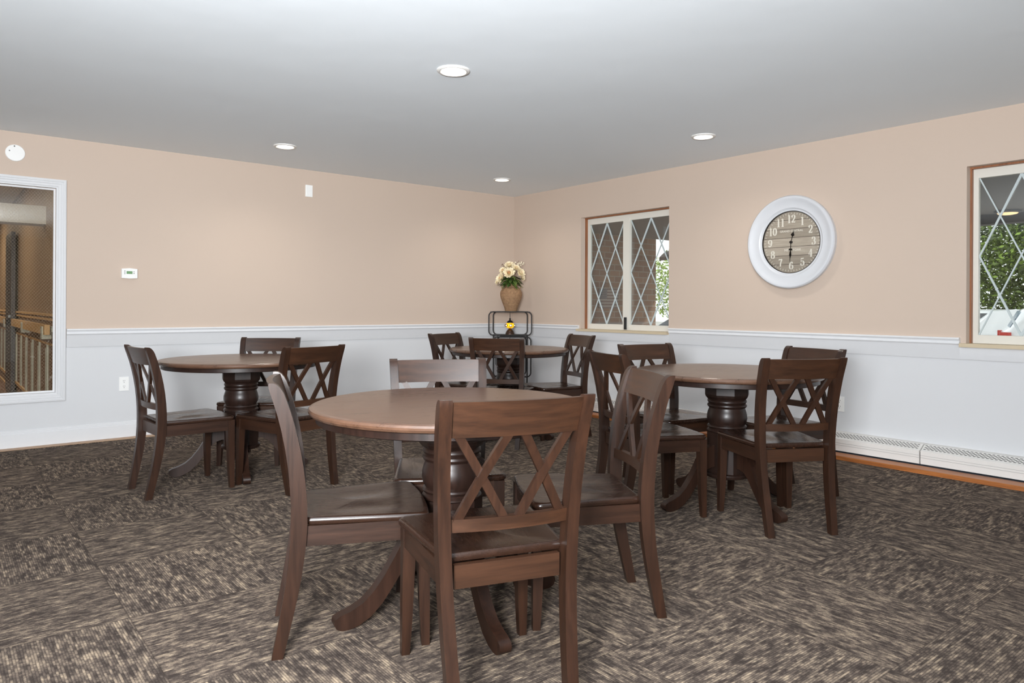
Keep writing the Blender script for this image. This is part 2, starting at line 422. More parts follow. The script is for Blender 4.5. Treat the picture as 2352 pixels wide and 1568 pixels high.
bm = B(); tube(bm, [(-.09, -.45, .16), (-.09, -.62, .16), (-.09, -.72, .15), (-.09, -.80, .10), (-.09, -.90, .085), (-.09, -1.05, .085)], .018, 10)
tag(obj('heating_pipe', bm, m_grey, smooth=60), 'grey bent heating pipe at the corner end of the heater', 'pipe')

# ------------------------------------------------------------------ ceiling lights
m_lens = plain('downlight_lens', (1, .95, .86, 1), .5, emit=(1, .93, .80, 1), estr=9)
m_ring = plain('downlight_trim', srgb(228, 226, 222), .4)
def downlight(loc, label):
    t = thing('recessed_downlight', label, 'ceiling light', loc, 0, 'recessed downlights')
    bm = B(); lathe(bm, [(.096, 0), (.096, -.005), (.088, -.011), (.076, -.011), (.068, -.003), (.068, 0)], 48, torus=True); obj('trim_ring', bm, m_ring, t, smooth=40)
    bm = B(); lathe(bm, [(.067, -.002), (.067, -.0035), (.04, -.0045), (.001, -.005)], 40); obj('lens', bm, m_lens, t, smooth=60)
    ld = bpy.data.lights.new('downlight', 'SPOT'); ld.energy = 22; ld.color = (1, .94, .86); ld.shadow_soft_size = .07; ld.spot_size = R(150); ld.spot_blend = .8
    lo = bpy.data.objects.new('downlight_bulb', ld); COL.objects.link(lo); lo.parent = t; lo.location = (0, 0, -.03)
for loc, lb in (((-3.28, -3.46, HC), 'recessed downlight nearest the viewer, above the front round table'),
                ((-3.28, -.905, HC), 'recessed downlight near the left wall, above the left table'),
                ((-.85, -3.43, HC), 'recessed downlight near the clock wall, above the right table'),
                ((-.873, -.86, HC), 'small recessed downlight farthest away, by the room corner')):
    downlight(loc, lb)

# ------------------------------------------------------------------ wall fittings
t = thing('ceiling_box_cover', 'round white cover plate on the wall above the wired window', 'wall plate', (-5.122, 0, 2.346))
bm = B(); lathe(bm, [(.066, 0), (.066, -.008), (.062, -.012), (.001, -.013)], 40, 'y'); obj('cover', bm, m_whitep, t, smooth=40)
for dx, dz, mm in ((-.006, .052, m_dark), (-.038, .013, m_grey)):
    bm = B(); lathe(bm, [(.005, -.012), (.005, -.015), (.001, -.0155)], 12, 'y', (dx, 0, dz)); obj('screw', bm, mm, t)
t = thing('blank_plate', 'small blank white plate high on the wall left of the corner', 'wall plate', (-2.68, 0, 2.245))
bm = B(); box(bm, -.037, .037, -.008, 0, 0, .118); obj('plate', bm, m_whitep, t, bev=.004)
bm = B(); box(bm, -.026, .026, -.012, -.008, .012, .106); obj('insert', bm, m_whitep, t, bev=.002)
t = thing('thermostat', 'white thermostat with green display between wired window and corner', 'thermostat', (-4.306, 0, 1.375))
bm = B(); prism(bm, [(-.061, .0), (0, -.004), (.061, 0), (.061, .08), (0, .086), (-.061, .08)], -.028, 0, 'xz'); obj('body', bm, m_whitep, t, bev=.005)
m_lcd = plain('lcd_green', srgb(112, 150, 108), .3)
bm = B(); box(bm, -.024, .022, -.0295, -.028, .036, .060); obj('display', bm, m_lcd, t)
for dx in (-.037, .034):
    for dz in ((.034, .046, .058) if dx < 0 else (.038, .052)):
        bm = B(); box(bm, dx-.004, dx+.004, -.031, -.028, dz, dz+.006); obj('button', bm, m_grey, t)
def outlet(loc, rz, label):
    t = thing('wall_outlet', label, 'outlet', loc, rz)
    bm = B(); box(bm, -.037, .037, -.007, 0, 0, .118); obj('cover_plate', bm, m_whitep, t, bev=.003)
    for z0 in (.020, .066):
        bm = B(); lathe(bm, [(.0165, -.007), (.0165, -.009), (.001, -.0092)], 20, 'y', (0, 0, z0+.016)); rc = obj('receptacle', bm, m_whitep, t)
        for dx in (-.006, .006):
            bm = B(); box(bm, dx-.0012, dx+.0012, -.0098, -.009, z0+.016, z0+.025); obj('slot', bm, m_dark, rc)
        bm = B(); box(bm, -.0025, .0025, -.0098, -.009, z0+.004, z0+.009); obj('ground_hole', bm, m_dark, rc)
outlet((-4.341, 0, .403), 0, 'white double outlet low on the wall behind the left-most chair')
outlet((0, -4.128, .325), -PI/2, 'white outlet low on the clock wall, half hidden behind a chair')

# ------------------------------------------------------------------ clock
m_clkw = plain('clock_white', srgb(204, 206, 210), .35)
ck = thing('wall_clock', 'large round white framed clock with weathered plank face', 'clock', (0, -3.712, 1.70), -PI/2)
RO, RI = .392, .262
bm = B(); lathe(bm, [(RI, -.010), (RI, -.028), (RI+.006, -.031), (RI+.012, -.030), (RI+.015, -.034), (RI+.022, -.037), (RI+.026, -.041), (RI+.045, -.041), (RI+.065, -.045), (RI+.085, -.052), (RI+.100, -.060), (RO-.020, -.063), (RO-.012, -.062), (RO-.004, -.054), (RO, -.044), (RO-.001, -.034), (RO-.006, -.028), (RO-.006, -.004), (RO-.012, 0), (RI, 0)], 96, 'y', torus=True)
obj('frame', bm, m_clkw, ck, smooth=35)
Mf = Mat('weathered_planks'); x, y, z = Mf.sep(Mf.obj())
pz = Mf.math('DIVIDE', Mf.math('ADD', z, .262), .0749); pi_ = Mf.math('FLOOR', pz)
gr = Mf.noise(Mf.comb(Mf.math('MULTIPLY', x, 6.), pi_, Mf.math('MULTIPLY', z, 90.)), 1, 4, .6)
pc = Mf.white(Mf.comb(pi_, 2., 5.))
fc = Mf.math('ADD', Mf.math('MULTIPLY', gr, .7), Mf.math('MULTIPLY', pc, .3))
cc = Mf.ramp(fc, [(.25, srgb(142, 132, 118)), (.5, srgb(164, 153, 137)), (.75, srgb(186, 175, 160))])
gap = Mf.math('GREATER_THAN', Mf.math('ABSOLUTE', Mf.math('SUBTRACT', Mf.math('FRACT', pz), .5)), .475)
cc = Mf.mix(gap, cc, srgb(58, 44, 38)); Mf.set(Base_Color=cc, Roughness=.7)
bm = B(); lathe(bm, [(RI+.004, -.004), (RI+.004, -.012), (.001, -.012)], 72, 'y'); obj('face', bm, Mf.m, ck)
bm = B(); lathe(bm, [(RI+.003, -.0125), (RI+.003, -.0285), (RI-.004, -.0285), (RI-.004, -.0125)], 72, 'y', torus=True); obj('inner_rim', bm, m_black, ck, smooth=30)
m_num = plain('cream_numerals', srgb(222, 217, 204), .7)
RB = [0]
def ribbon(bm, pts, thin, thick):
    RB[0] = (RB[0]+1) % 12; yb = -.0126-.00008*RB[0]
    n = len(pts); V = []
    for i, p in enumerate(pts):
        a = pts[max(i-1, 0)]; b = pts[min(i+1, n-1)]
        tx, tz = b[0]-a[0], b[1]-a[1]; l = math.hypot(tx, tz) or 1; tx /= l; tz /= l
        w = thin+(thick-thin)*abs(tz)**1.5
        V.append((bm.verts.new((p[0]-tz*w/2, yb, p[1]+tx*w/2)), bm.verts.new((p[0]+tz*w/2, yb, p[1]-tx*w/2))))
    for a, b in zip(V, V[1:]): bm.faces.new((a[0], a[1], b[1], b[0]))
def arc(cx, cz, rx, rz, a0, a1, n=22): return [(cx+rx*math.cos(R(a0+(a1-a0)*i/n)), cz+rz*math.sin(R(a0+(a1-a0)*i/n))) for i in range(n+1)]
def digit(bm, d, ox, oz, h):      # heavy thick-and-thin serif figures, h = height
    k = h; T, t_ = .20*k, .045*k
    def rb(pts, thick=T, thin=t_): ribbon(bm, [(ox+a*k, oz+b*k) for a, b in pts], thin, thick)
    if d == '0': rb(arc(0, 0, .20, .45, 90, 450, 36))
    if d == '1':
        rb([(.0, -.46), (.0, .46)]); rb([(-.16, -.475), (.16, -.475)], thin=.06*k); rb([(-.15, .40), (-.05, .46), (.05, .47)], thin=.09*k)
    if d == '2':
        rb(arc(-.02, .22, .19, .24, 170, -30)+[(.06, -.06), (-.08, -.25), (-.2, -.40)]); rb([(-.22, -.43), (.0, -.40), (.22, -.44)], thin=.13*k); rb([(.21, -.36), (.235, -.25)], thick=.05*k)
        rb(arc(-.16, .25, .05, .06, 0, 360, 12), thick=.1*k, thin=.1*k)
    if d == '3':
        rb(arc(-.02, .23, .17, .23, 150, -90)); rb(arc(-.02, -.23, .21, .24, 90, -150)); 
        for s in (1, -1): rb(arc(-.16, s*.29, .045, .05, 0, 360, 12), thick=.09*k, thin=.09*k)
    if d == '4':
        rb([(.08, -.46), (.08, .46)]); rb([(.06, .44), (-.25, -.17)], thick=.06*k); rb([(-.27, -.17), (.25, -.17)], thin=.07*k); rb([(-.05, -.475), (.2, -.475)], thin=.05*k)
    if d == '5':
        rb([(-.15, .42), (.0, .40), (.19, .44)], thin=.13*k); rb([(-.15, .44), (-.16, .06)], thick=.06*k); rb(arc(-.01, -.16, .21, .29, 140, -140)); rb(arc(-.16, -.28, .05, .06, 0, 360, 12), thick=.1*k, thin=.1*k)
    if d == '6':
        rb(arc(.0, -.18, .20, .27, 90, 450, 32)); rb(arc(.14, -.05, .34, .50, 90, 190, 18)); rb(arc(.14, .33, .05, .06, 0, 360, 12), thick=.1*k, thin=.1*k)
    if d == '7':
        rb([(-.22, .42), (.0, .39), (.22, .44)], thin=.14*k); rb([(.21, .42), (.06, .1), (.0, -.15), (-.02, -.46)], thick=.18*k); rb([(-.215, .44), (-.225, .27)], thick=.05*k)
    if d == '8':
        rb(arc(0, .23, .165, .22, 90, 450, 30)); rb(arc(0, -.22, .20, .25, 90, 450, 30))
    if d == '9':
        rb(arc(.0, .18, .20, .27, 90, 450, 32)); rb(arc(-.14, .05, .34, .50, -90, 10, 18)); rb(arc(-.14, -.33, .05, .06, 0, 360, 12), thick=.1*k, thin=.1*k)
for hnum in range(1, 13):
    a = R(90-30*hnum); rr = .196
    cxn, czn = rr*math.cos(a), rr*math.sin(a)*1.0
    st = str(hnum); bm = B(); hh = .068
    if len(st) == 1: digit(bm, st, cxn, czn, hh)
    else:
        digit(bm, st[0], cxn-hh*.29, czn, hh); digit(bm, st[1], cxn+hh*.27, czn, hh)
    obj('numeral', bm, m_num, ck)
bm = B()
for k in range(60):
    a = R(6*k); r0 = .232 if k % 5 else .240; r1 = .247; w = .0026 if k % 5 else .0036
    c_, s_ = math.cos(a), math.sin(a)
    if k % 5 == 0: r0 = .2395
    bm.faces.new([bm.verts.new((r_*c_-s_*q, -.0128, r_*s_+c_*q)) for r_, q in ((r0, -w*.4), (r1, -w), (r1, w), (r0, w*.4))])
obj('minute_marks', bm, m_num, ck)
def text(body, size, x, z, parent, name, mat, bold=.0):
    cu = bpy.data.curves.new('txt', 'FONT'); cu.body = body; cu.size = size; cu.align_x = 'CENTER'; cu.align_y = 'CENTER'; cu.offset = bold; cu.space_character = 1.08
    o = bpy.data.objects.new('txt', cu); COL.objects.link(o)
    dg = bpy.context.evaluated_depsgraph_get(); me = bpy.data.meshes.new_from_object(o.evaluated_get(dg))
    bpy.data.objects.remove(o); bpy.data.curves.remove(cu)
    me.transform(Matrix.Translation((x, -.0128, z)) @ Matrix.Rotation(PI/2, 4, 'X'))
    me.name = name; me.materials.clear()
    return link(name, me, mat, parent)
text('GRAND CENTRAL', .024, 0, .094, ck, 'lettering', m_num, .0004)
text('NEW YORK', .027, .012, -.066, ck, 'lettering', m_num, .0006)
def hand(L, ang, y, wide, name, blob):
    bm = B(); a = R(ang)
    def P(u, w): return (u*math.sin(a)+w*math.cos(a), y, u*math.cos(a)-w*math.sin(a))
    def poly(prs):
        pts = [P(u, w) for u, w in prs]+[P(u, -w) for u, w in reversed(prs)]
        f = bm.faces.new([bm.verts.new(q) for q in pts])
    poly([(-.01, .003), (.3*L, .003), (.42*L, .0035), (.50*L, wide*.7), (.62*L, wide), (.70*L, wide*.55), (.78*L, .003), (L, .0006)])
    for s in (1, -1):
        pts = [(blob*L+.008*math.cos(q), s*.008+.008*math.sin(q)) for q in [2*PI*i/14 for i in range(14)]]
        bm.faces.new([bm.verts.new((P(u, w)[0], y-.0004, P(u, w)[2])) for u, w in pts])
    bmesh.ops.solidify(bm, geom=bm.faces[:], thickness=.0016)
    return obj(name, bm, m_black, ck)
hand(.112, 14, -.0185, .013, 'hour_hand', .56)
hand(.172, 182.5, -.021, .010, 'minute_hand', .36)
bm = B(); lathe(bm, [(.012, -.0125), (.012, -.024), (.001, -.025)], 24, 'y'); obj('hub', bm, m_black, ck, smooth=40)
bm = B(); lathe(bm, [(RI-.001, -.0286), (RI-.001, -.0292), (.001, -.0292)], 64, 'y'); obj('glass', bm, m_clockglass, ck)

# ------------------------------------------------------------------ chairs
YP = [(0, -.268), (.12, -.243), (.25, -.219), (.36, -.206), (.45, -.202), (.55, -.206), (.66, -.219), (.78, -.245), (.90, -.284)]
XP = [(0, .171), (.45, .191), (.90, .2105)]
HT = .896
def ypost(z): return smoothtab(YP, z)
def make_chair(label):
    t = thing('dining_chair', label, 'chair', (0, 0, 0), 0, 'dark cross-back dining chairs')
    # seat: rounded trapezoid, dished
    pts = []
    def corner(cx, cy, r, a0, a1, n=7):
        for i in range(n+1):
            a = R(a0+(a1-a0)*i/n); pts.append((cx+r*math.cos(a), cy+r*math.sin(a)))
    corner(.204, .193, .028, -5, 84)
    for u in (.6, .2, -.2, -.6): pts.append((.204*u, .221+.014*(1-u*u)))
    corner(-.204, .193, .028, 96, 185)
    corner(-.166, -.165, .022, 185, 270); corner(.166, -.165, .022, 270, 355)
    def top(x, y):
        return .4505 - .011*math.exp(-((abs(x)-.095)/.062)**2-((y+.02)/.12)**2)
    rings = []
    for sc, zz in ((.955, .4255), (.985, .4275), (1.0, .434), (1.0, .440), (.990, .4475), (.972, .4505)):
        rings.append([(x*sc, y*sc+.02*(1-sc), zz) for x, y in pts])
    for sc in (.93, .86, .78, .69, .6, .5, .4, .3, .2, .1, .02):
        rings.append([(x*sc, y*sc, top(x*sc, y*sc)) for x, y in pts])
    bm = B(); loft(bm, rings); obj('seat', bm, m_seat, t, smooth=45)
    # front legs
    for s in (-1, 1):
        rings = []
        for z in (0, .04, .12, .25, .34, .426):
            w = interp([(0, .027), (.12, .034), (.34, .042), (.43, .042)], z)
            ox = s*(.199+.021); oy = .2026+.02
            x0, x1 = ox-s*w, ox; y0, y1 = oy-w, oy
            rings.append([(x0, y0, z), (x1, y0, z), (x1, y1, z), (x0, y1, z)])
        bm = B(); loft(bm, rings); obj('front_leg', bm, m_wz, t, bev=.003, smooth=50)
    # back posts (rear leg and upright in one piece)
    for s in (-1, 1):
        rings = []
        zs = [0, .03, .08, .14, .2, .26, .32, .38, .44, .5, .56, .62, .68, .74, .79, .83, .86]
        for z in zs:
            y = ypost(z); x = s*smoothtab(XP, z); hx = .018; hy = interp([(0, .018), (.2, .0225), (.45, .026), (.7, .023), (.86, .0205)], z)
            rings.append([(x-hx, y-hy, z), (x+hx, y-hy, z), (x+hx, y+hy, z), (x-hx, y+hy, z)])
        for dz, k, sh in ((.876, .93, -.001), (.888, .74, -.003), (.895, .45, -.006), (HT, .2, -.008)):
            y = ypost(dz)+sh; x = s*smoothtab(XP, dz); hx = .018; hy = .020*k
            rings.append([(x-hx, y-hy, dz), (x+hx, y-hy, dz), (x+hx, y+hy, dz), (x-hx, y+hy, dz)])
        bm = B(); loft(bm, rings); obj('back_post', bm, m_wz, t, bev=.0035, smooth=40)
    # crest and lower rail, bowed backwards
    def rail(z0, z1, th, nm, bow, dy=0):
        rings = []; zc = (z0+z1)/2
        for i in range(17):
            u = -1+2*i/16
            half = lambda z: smoothtab(XP, z)-.016
            b = -bow*(1-u*u)+dy
            a0, a1 = ypost(z0)+b, ypost(z1)+b; am = ypost(zc)+b
            h0, h1, hm = half(z0)*u, half(z1)*u, half(zc)*u
            rings.append([(h0, a0-th/2, z0), (hm, am-th/2, zc), (h1, a1-th/2, z1), (h1, a1+th/2, z1), (hm, am+th/2, zc), (h0, a0+th/2, z0)])
        bm = B(); loft(bm, rings); return obj(nm, bm, m_wx, t, bev=.003, smooth=40)
    rail(.788, .889, .021, 'crest_rail', .020, -.002)
    rail(.519, .556, .022, 'lower_rail', .020, 0)
    # two crosses of slats
    ZT, ZB = .792, .552
    def slat(ua, ub, th, dy):
        rings = []
        for i in range(9):
            q = i/8; z = ZB+(ZT-ZB)*q; u = ua+(ub-ua)*q
            half = smoothtab(XP, z)-.018; x = half*u
            y = ypost(z)-.020*(1-u*u)+dy
            w = .0142
            rings.append([(x-w, y-th/2, z), (x+w, y-th/2, z), (x+w, y+th/2, z), (x-w, y+th/2, z)])
        bm = B(); loft(bm, rings); obj('cross_slat', bm, m_wz, t, bev=.0015, smooth=50)
    for c0, c1 in ((-.87, -.13), (.13, .87)):
        slat(c0, c1, .016, -.001); slat(c1, c0, .012, .0)
    # aprons
    bm = B(); box(bm, -.160, .160, -.206, -.186, .358, .424); obj('apron', bm, m_wx, t, bev=.003)
    bm = B(); box(bm, -.180, .180, .196, .214, .362, .4255); obj('apron', bm, m_wx, t, bev=.003)
    for s in (-1, 1):
        bm = B(); prism(bm, [(s*.176, -.186), (s*.200, .184), (s*.216, .184), (s*.193, -.186)], .360, .4255, 'xy'); obj('apron', bm, m_wy, t, bev=.003)
    return t

CH = [
 ('A2', -4.281, -5.12, -18.3, 'dark wooden cross-back chair nearest the viewer, its back to us at the front table'),
 ('A1', -4.436, -4.567, -112.4, 'dark wooden chair seen from its side at the left of the front table'),
 ('A3', -3.672, -4.915, 60.1, 'dark wooden chair at the right of the front table, seat facing left'),
 ('A4', -3.884, -4.298, 153.3, 'dark wooden chair behind the front table, crest rail shining pale'),
 ('B1', -4.3827, -2.1132, -86.15, 'dark wooden chair on the left of the left table, in front of the outlet'),
 ('B2', -3.7416, -1.5934, 141.79, 'dark wooden chair behind the left table, facing us from the white wall'),
 ('B3', -3.85, -2.41, 15.1, 'dark wooden chair turned away from us at the right side of the left table'),
 ('C1', -1.799, -1.556, -161.3, 'dark wooden chair on the left of the far corner table'),
 ('C2', -1.8896, -2.1847, -49.99, 'dark wooden chair with its back to us at the far corner table'),
 ('C3', -1.3138, -2.1828, 74.25, 'dark wooden chair on the right of the far corner table, below the first window'),
 ('D1', -2.462, -4.26, -111.9, 'dark wooden chair on the left of the right table, behind the front table chair'),
 ('D2', -1.867, -3.945, 170.4, 'dark wooden chair behind the right table, closer to the first window'),
 ('D3', -1.5623, -4.5293, 75.9, 'dark wooden chair at the right table nearest the baseboard heater, mostly hidden'),
 ('D4', -2.094, -4.8012, -29.56, 'dark wooden chair with its back to us at the right table'),
]
proto = make_chair(CH[0][4])
for i, (k, x, y, h, lb) in enumerate(CH):
    if i == 0: proto.location = (x, y, 0); proto.rotation_euler = (0, 0, R(h))
    else: dup(proto, (x, y, 0), R(h), lb)

# ------------------------------------------------------------------ round pedestal tables
ZT = .777
def make_table(label):
    t = thing('round_table', label, 'table', (0, 0, 0), 0, 'round pedestal tables')
    bm = B(); lathe(bm, [(.49, ZT-.030), (.515, ZT-.030), (.524, ZT-.026), (.5295, ZT-.018), (.530, ZT-.011), (.526, ZT-.004), (.518, ZT-.0005), (.506, ZT), (.3, ZT), (.001, ZT)], 128); obj('table_top', bm, m_top, t, smooth=30)
    bm = B(); lathe(bm, [(.485, ZT-.030), (.503, ZT-.030), (.503, ZT-.054), (.497, ZT-.057), (.485, ZT-.057)], 128, torus=True)
    obj('apron', bm, m_ped, t, smooth=30)
    bm = B(); lathe(bm, [(.11, .722), (.130, .722), (.130, .640), (.126, .628), (.112, .612)], 8, rot=R(22.5)); pd = obj('pedestal_block', bm, m_ped, t, bev=.003)
    bm = B(); lathe(bm, [(.09, .616), (.103, .614), (.110, .606), (.111, .598), (.106, .590), (.103, .587), (.110, .582), (.112, .574), (.108, .566), (.102, .562), (.102, .556), (.108, .540), (.113, .520), (.114, .500), (.110, .482), (.103, .468), (.101, .464), (.109, .460), (.112, .453), (.108, .446), (.102, .443), (.108, .438), (.114, .431), (.114, .424), (.10, .42)], 56); obj('turned_column', bm, m_ped, t, smooth=35)
    bm = B(); lathe(bm, [(.09, .421), (.117, .421), (.117, .19), (.09, .19)], 8, rot=R(22.5)); obj('lower_block', bm, m_ped, t, bev=.004)
    bm = B(); lathe(bm, [(.10, .192), (.118, .19), (.126, .184), (.127, .174), (.122, .164), (.112, .160), (.001, .160)], 48); obj('base_disc', bm, m_ped, t, smooth=40)
    up = [(.085, .352), (.125, .349), (.160, .334), (.195, .298), (.230, .236), (.268, .174), (.310, .120), (.350, .085), (.395, .064), (.430, .054)]
    toe = [(.448, .043), (.452, .027), (.443, .010), (.425, .001), (.40, 0)]
    lw = [(.365, .008), (.32, .032), (.278, .072), (.238, .126), (.200, .182), (.165, .214), (.125, .226), (.085, .228)]
    for k in range(4):
        a = R(90*k); bm = B(); c_, s_ = math.cos(a), math.sin(a)
        prism(bm, up+toe+lw, -.022, .022, 'xz')
        for v in bm.verts: v.co = Vector((v.co.x*c_-v.co.y*s_, v.co.x*s_+v.co.y*c_, v.co.z))
        obj('leg', bm, m_leg, t, bev=.005, seg=3, ang=50, smooth=50)
    return t
TB = [(-4.082, -4.642, -11, 'round dark wooden pedestal table at the front, ringed by four chairs'),
      (-3.964, -1.881, -13.4, 'round dark wooden pedestal table at the left with three chairs'),
      (-1.632, -1.941, 18.4, 'round dark wooden pedestal table in the far corner before the metal shelf'),
      (-2.006, -4.446, -15, 'round dark wooden pedestal table at the right, beneath the clock')]
tproto = make_table(TB[0][3])
for i, (x, y, a, lb) in enumerate(TB):
    if i == 0: tproto.location = (x, y, 0); tproto.rotation_euler = (0, 0, R(a))
    else: dup(tproto, (x, y, 0), R(a), lb)

# ------------------------------------------------------------------ corner shelf
def loop_pts(w0, w1, z0, z1, r, n=6):
    P = []
    for cx, cz, a0 in ((w1-r, z1-r, 0), (w0+r, z1-r, 90), (w0+r, z0+r, 180), (w1-r, z0+r, 270)):
        for i in range(n+1):
            a = R(a0+90*i/n); P.append((cx+r*math.cos(a), cz+r*math.sin(a)))
    return P
ROTC = -AZ
sh = thing('corner_shelf', 'black wire corner shelf with rounded loops standing in the room corner', 'shelf', cpt(-.02, 8.35), ROTC)
def wire_loop(w0, w1, z0, z1, y, nm, r=.05):
    bm = B(); tube(bm, [(a, y, b) for a, b in loop_pts(w0, w1, z0, z1, r)], .0075, 8, True); obj(nm, bm, m_black, sh, smooth=60)
ZS1, ZS2, ZS3 = 1.086, .812, .325
wire_loop(-.250, .250, ZS2-.0, ZS1, 0, 'front_loop'); wire_loop(-.205, .205, ZS2, ZS1, .22, 'rear_loop')
wire_loop(-.195, .243, ZS3, ZS2-.02, .0, 'front_loop'); wire_loop(-.15, .19, ZS3, ZS2-.02, .22, 'rear_loop')
for x_, y_ in ((-.200, .21), (.205, .21), (-.145, .03), (.165, .03)):
    bm = B(); tube(bm, [(x_, y_, 0), (x_, y_, .4), (x_, y_, ZS2)], .0075, 8); obj('leg', bm, m_black, sh, smooth=60)
for z_, a, b in ((ZS1, .235, .195), (ZS2, .235, .195), (ZS3, .20, .15)):
    bm = B(); prism(bm, [(-a, -.004), (a, -.004), (b, .224), (-b, .224)], z_-.001, z_+.004, 'xy'); obj('shelf_board', bm, m_black, sh, bev=.002)

# vase
Mv = Mat('woven_seagrass'); tc = Mv.node('ShaderNodeTexCoord').outputs['Object']; x, y, z = Mv.sep(tc)
ang = Mv.math('ARCTAN2', y, x)
rowv = Mv.math('FLOOR', Mv.math('DIVIDE', z, .0062))
ph_ = Mv.math('ADD', Mv.math('MULTIPLY', ang, 44.), Mv.math('MULTIPLY', Mv.math('MODULO', rowv, 2.), PI))
wv = Mv.math('MULTIPLY', Mv.math('ADD', Mv.math('SINE', ph_), 1.), .5)
wz = Mv.math('ABSOLUTE', Mv.math('SINE', Mv.math('MULTIPLY', z, PI/.0062)))
hgt = Mv.math('MULTIPLY', wv, wz); nn = Mv.noise(tc, 40, 3)
fv = Mv.math('ADD', Mv.math('MULTIPLY', hgt, .6), Mv.math('MULTIPLY', nn, .5))
Mv.set(Base_Color=Mv.ramp(fv, [(.15, srgb(104, 74, 50)), (.45, srgb(164, 126, 92)), (.85, srgb(206, 172, 132))]), Roughness=.8); Mv.bump(hgt, .7, .006)
vl = cpt(-.012, 8.45, ZS1+.006)
vs = thing('vase', 'bulbous woven wicker vase holding cream flowers on the top shelf', 'vase', vl, 0)
bm = B(); lathe(bm, [(.001, 0), (.068, 0), (.070, .01), (.082, .05), (.104, .105), (.124, .160), (.130, .198), (.127, .228), (.112, .258), (.088, .280), (.070, .292), (.066, .300), (.066, .316), (.072, .324), (.066, .327), (.056, .318), (.056, .300), (.001, .28)], 56); obj('body', bm, Mv.m, vs, smooth=50)
for s in (-1, 1):
    bm = B(); pth = [(math.cos(R(a))*.030*s+.082*s, 0, .285+.030*math.sin(R(a))) for a in range(130, -70, -12)]
    pth = [RT*p_[0]+Vector((0, 0, p_[2])) for p_ in pth]
    tube(bm, pth, .005, 8); obj('handle', bm, Mv.m, vs, smooth=60)

# flowers
m_pet = plain('cream_petals', srgb(240, 228, 196), .7); m_petc = plain('peach_petals', srgb(236, 196, 146), .7)
m_leaf = plain('leaf_green', srgb(62, 86, 34), .5); m_leafl = plain('leaf_light_green', srgb(104, 124, 58), .5)
m_berry = plain('ivory_berries', srgb(240, 232, 206), .5); m_stem = plain('brown_stems', srgb(92, 66, 44), .7)
fl = thing('flower_arrangement', 'artificial cream peonies with green leaves in the wicker vase', 'flowers', vl+Vector((0, 0, .30)), ROTC)
def petal_face(bm, base, d, up, L, W, curl):
    side = d.cross(up).normalized(); rows = []
    for i in range(4):
        q = i/3; c = base+d*(L*q)+up*(curl*q*q*L); w = W*math.sin(PI*(.18+.7*q))
        rows.append((bm.verts.new(c-side*w), bm.verts.new(c+up*(-.12*W)), bm.verts.new(c+side*w)))
    for a, b in zip(rows, rows[1:]):
        bm.faces.new((a[0], a[1], b[1], b[0])); bm.faces.new((a[1], a[2], b[2], b[1]))
def blossom(c, nrm, r):
    nrm = Vector(nrm).normalized(); c = Vector(c); r *= .88; u_ = nrm.orthogonal().normalized(); v_ = nrm.cross(u_)
    for nm, layers, mt in (('blossom', ((12, 80, 1.0), (11, 58, .9), (9, 36, .75)), m_pet), ('blossom_centre', ((8, 18, .55), (5, 5, .45)), m_petc)):
        bm = B()
        for n, tilt, k in layers:
            for i in range(n):
                a = 2*PI*(i+random.uniform(-.2, .2))/n; tl = R(tilt+random.uniform(-8, 8))
                rad = u_*math.cos(a)+v_*math.sin(a)
                d = (nrm*math.cos(tl)+rad*math.sin(tl)).normalized(); up = (nrm*math.sin(tl)-rad*math.cos(tl)).normalized()
                petal_face(bm, c+rad*r*.06, d, up, r*k*random.uniform(.9, 1.1), r*.30, .25)
        o = obj(nm, bm, mt, None, smooth=80)
        if nm == 'blossom': first = o; o.parent = fl
        else: o.parent = first
# local frame: x = right in view, -y = towards viewer, z up
for c, n_, r_ in (((-.025, -.09, .145), (-.1, -1, .35), .078), ((-.115, -.05, .085), (-.8, -.8, .4), .070), ((-.02, -.01, .235), (-.1, -.6, .9), .070),
                  ((.105, -.05, .150), (.7, -.8, .4), .064), ((.0, .09, .17), (.1, 1, .5), .065), ((-.155, -.02, .05), (-1, -.4, .1), .045), ((.06, -.06, .205), (.3, -.8, .7), .05), ((-.09, -.03, .175), (-.5, -.8, .6), .055), ((.13, -.04, .095), (.9, -.6, .2), .045)):
    blossom(c, n_, r_)
def leafset(n, zr, rr, mat, L0):
    bm = B()
    for i in range(n):
        a = random.uniform(0, 2*PI); rad = Vector((math.cos(a), math.sin(a), 0)); b = rad*random.uniform(.0, rr)+Vector((0, 0, random.uniform(*zr)))
        d = (rad*1+Vector((0, 0, random.uniform(-.6, .35)))).normalized(); up = (Vector((0, 0, 1))-d*d.z).normalized()
        petal_face(bm, b, d, up, L0*random.uniform(.7, 1.2), .020, -.35)
    return bm
obj('leaves', leafset(80, (.02, .13), .09, m_leaf, .085), m_leaf, fl, smooth=80)
obj('leaves', leafset(46, (.0, .12), .085, m_leafl, .085), m_leafl, fl, smooth=80)
for bx, bz, sd, br in ((.09, .30, 1, True), (.045, .25, .6, True), (.13, .255, 1.3, True), (-.10, .26, -1, False)):
    bm = B(); p0 = Vector((0, 0, .02)); p2 = Vector((bx, -.02, bz)); p1 = Vector((bx*.35, -.02, bz*.65))
    pth = [p0*(1-q)**2+p1*2*q*(1-q)+p2*q*q for q in [i/8 for i in range(9)]]
    tube(bm, pth, .0022, 6); sp = obj('berry_sprig', bm, m_stem, fl)
    bm = B()
    for i in range(14 if br else 14):
        q = random.uniform(.55, 1); pp = p0*(1-q)**2+p1*2*q*(1-q)+p2*q*q+Vector((random.uniform(-.03, .03), random.uniform(-.03, .02), random.uniform(-.02, .03)))
        bmesh.ops.create_icosphere(bm, subdivisions=1, radius=(.008 if br else .005), matrix=Matrix.Translation(pp))
    obj('berries', bm, m_berry if br else m_stem, sp, smooth=80)

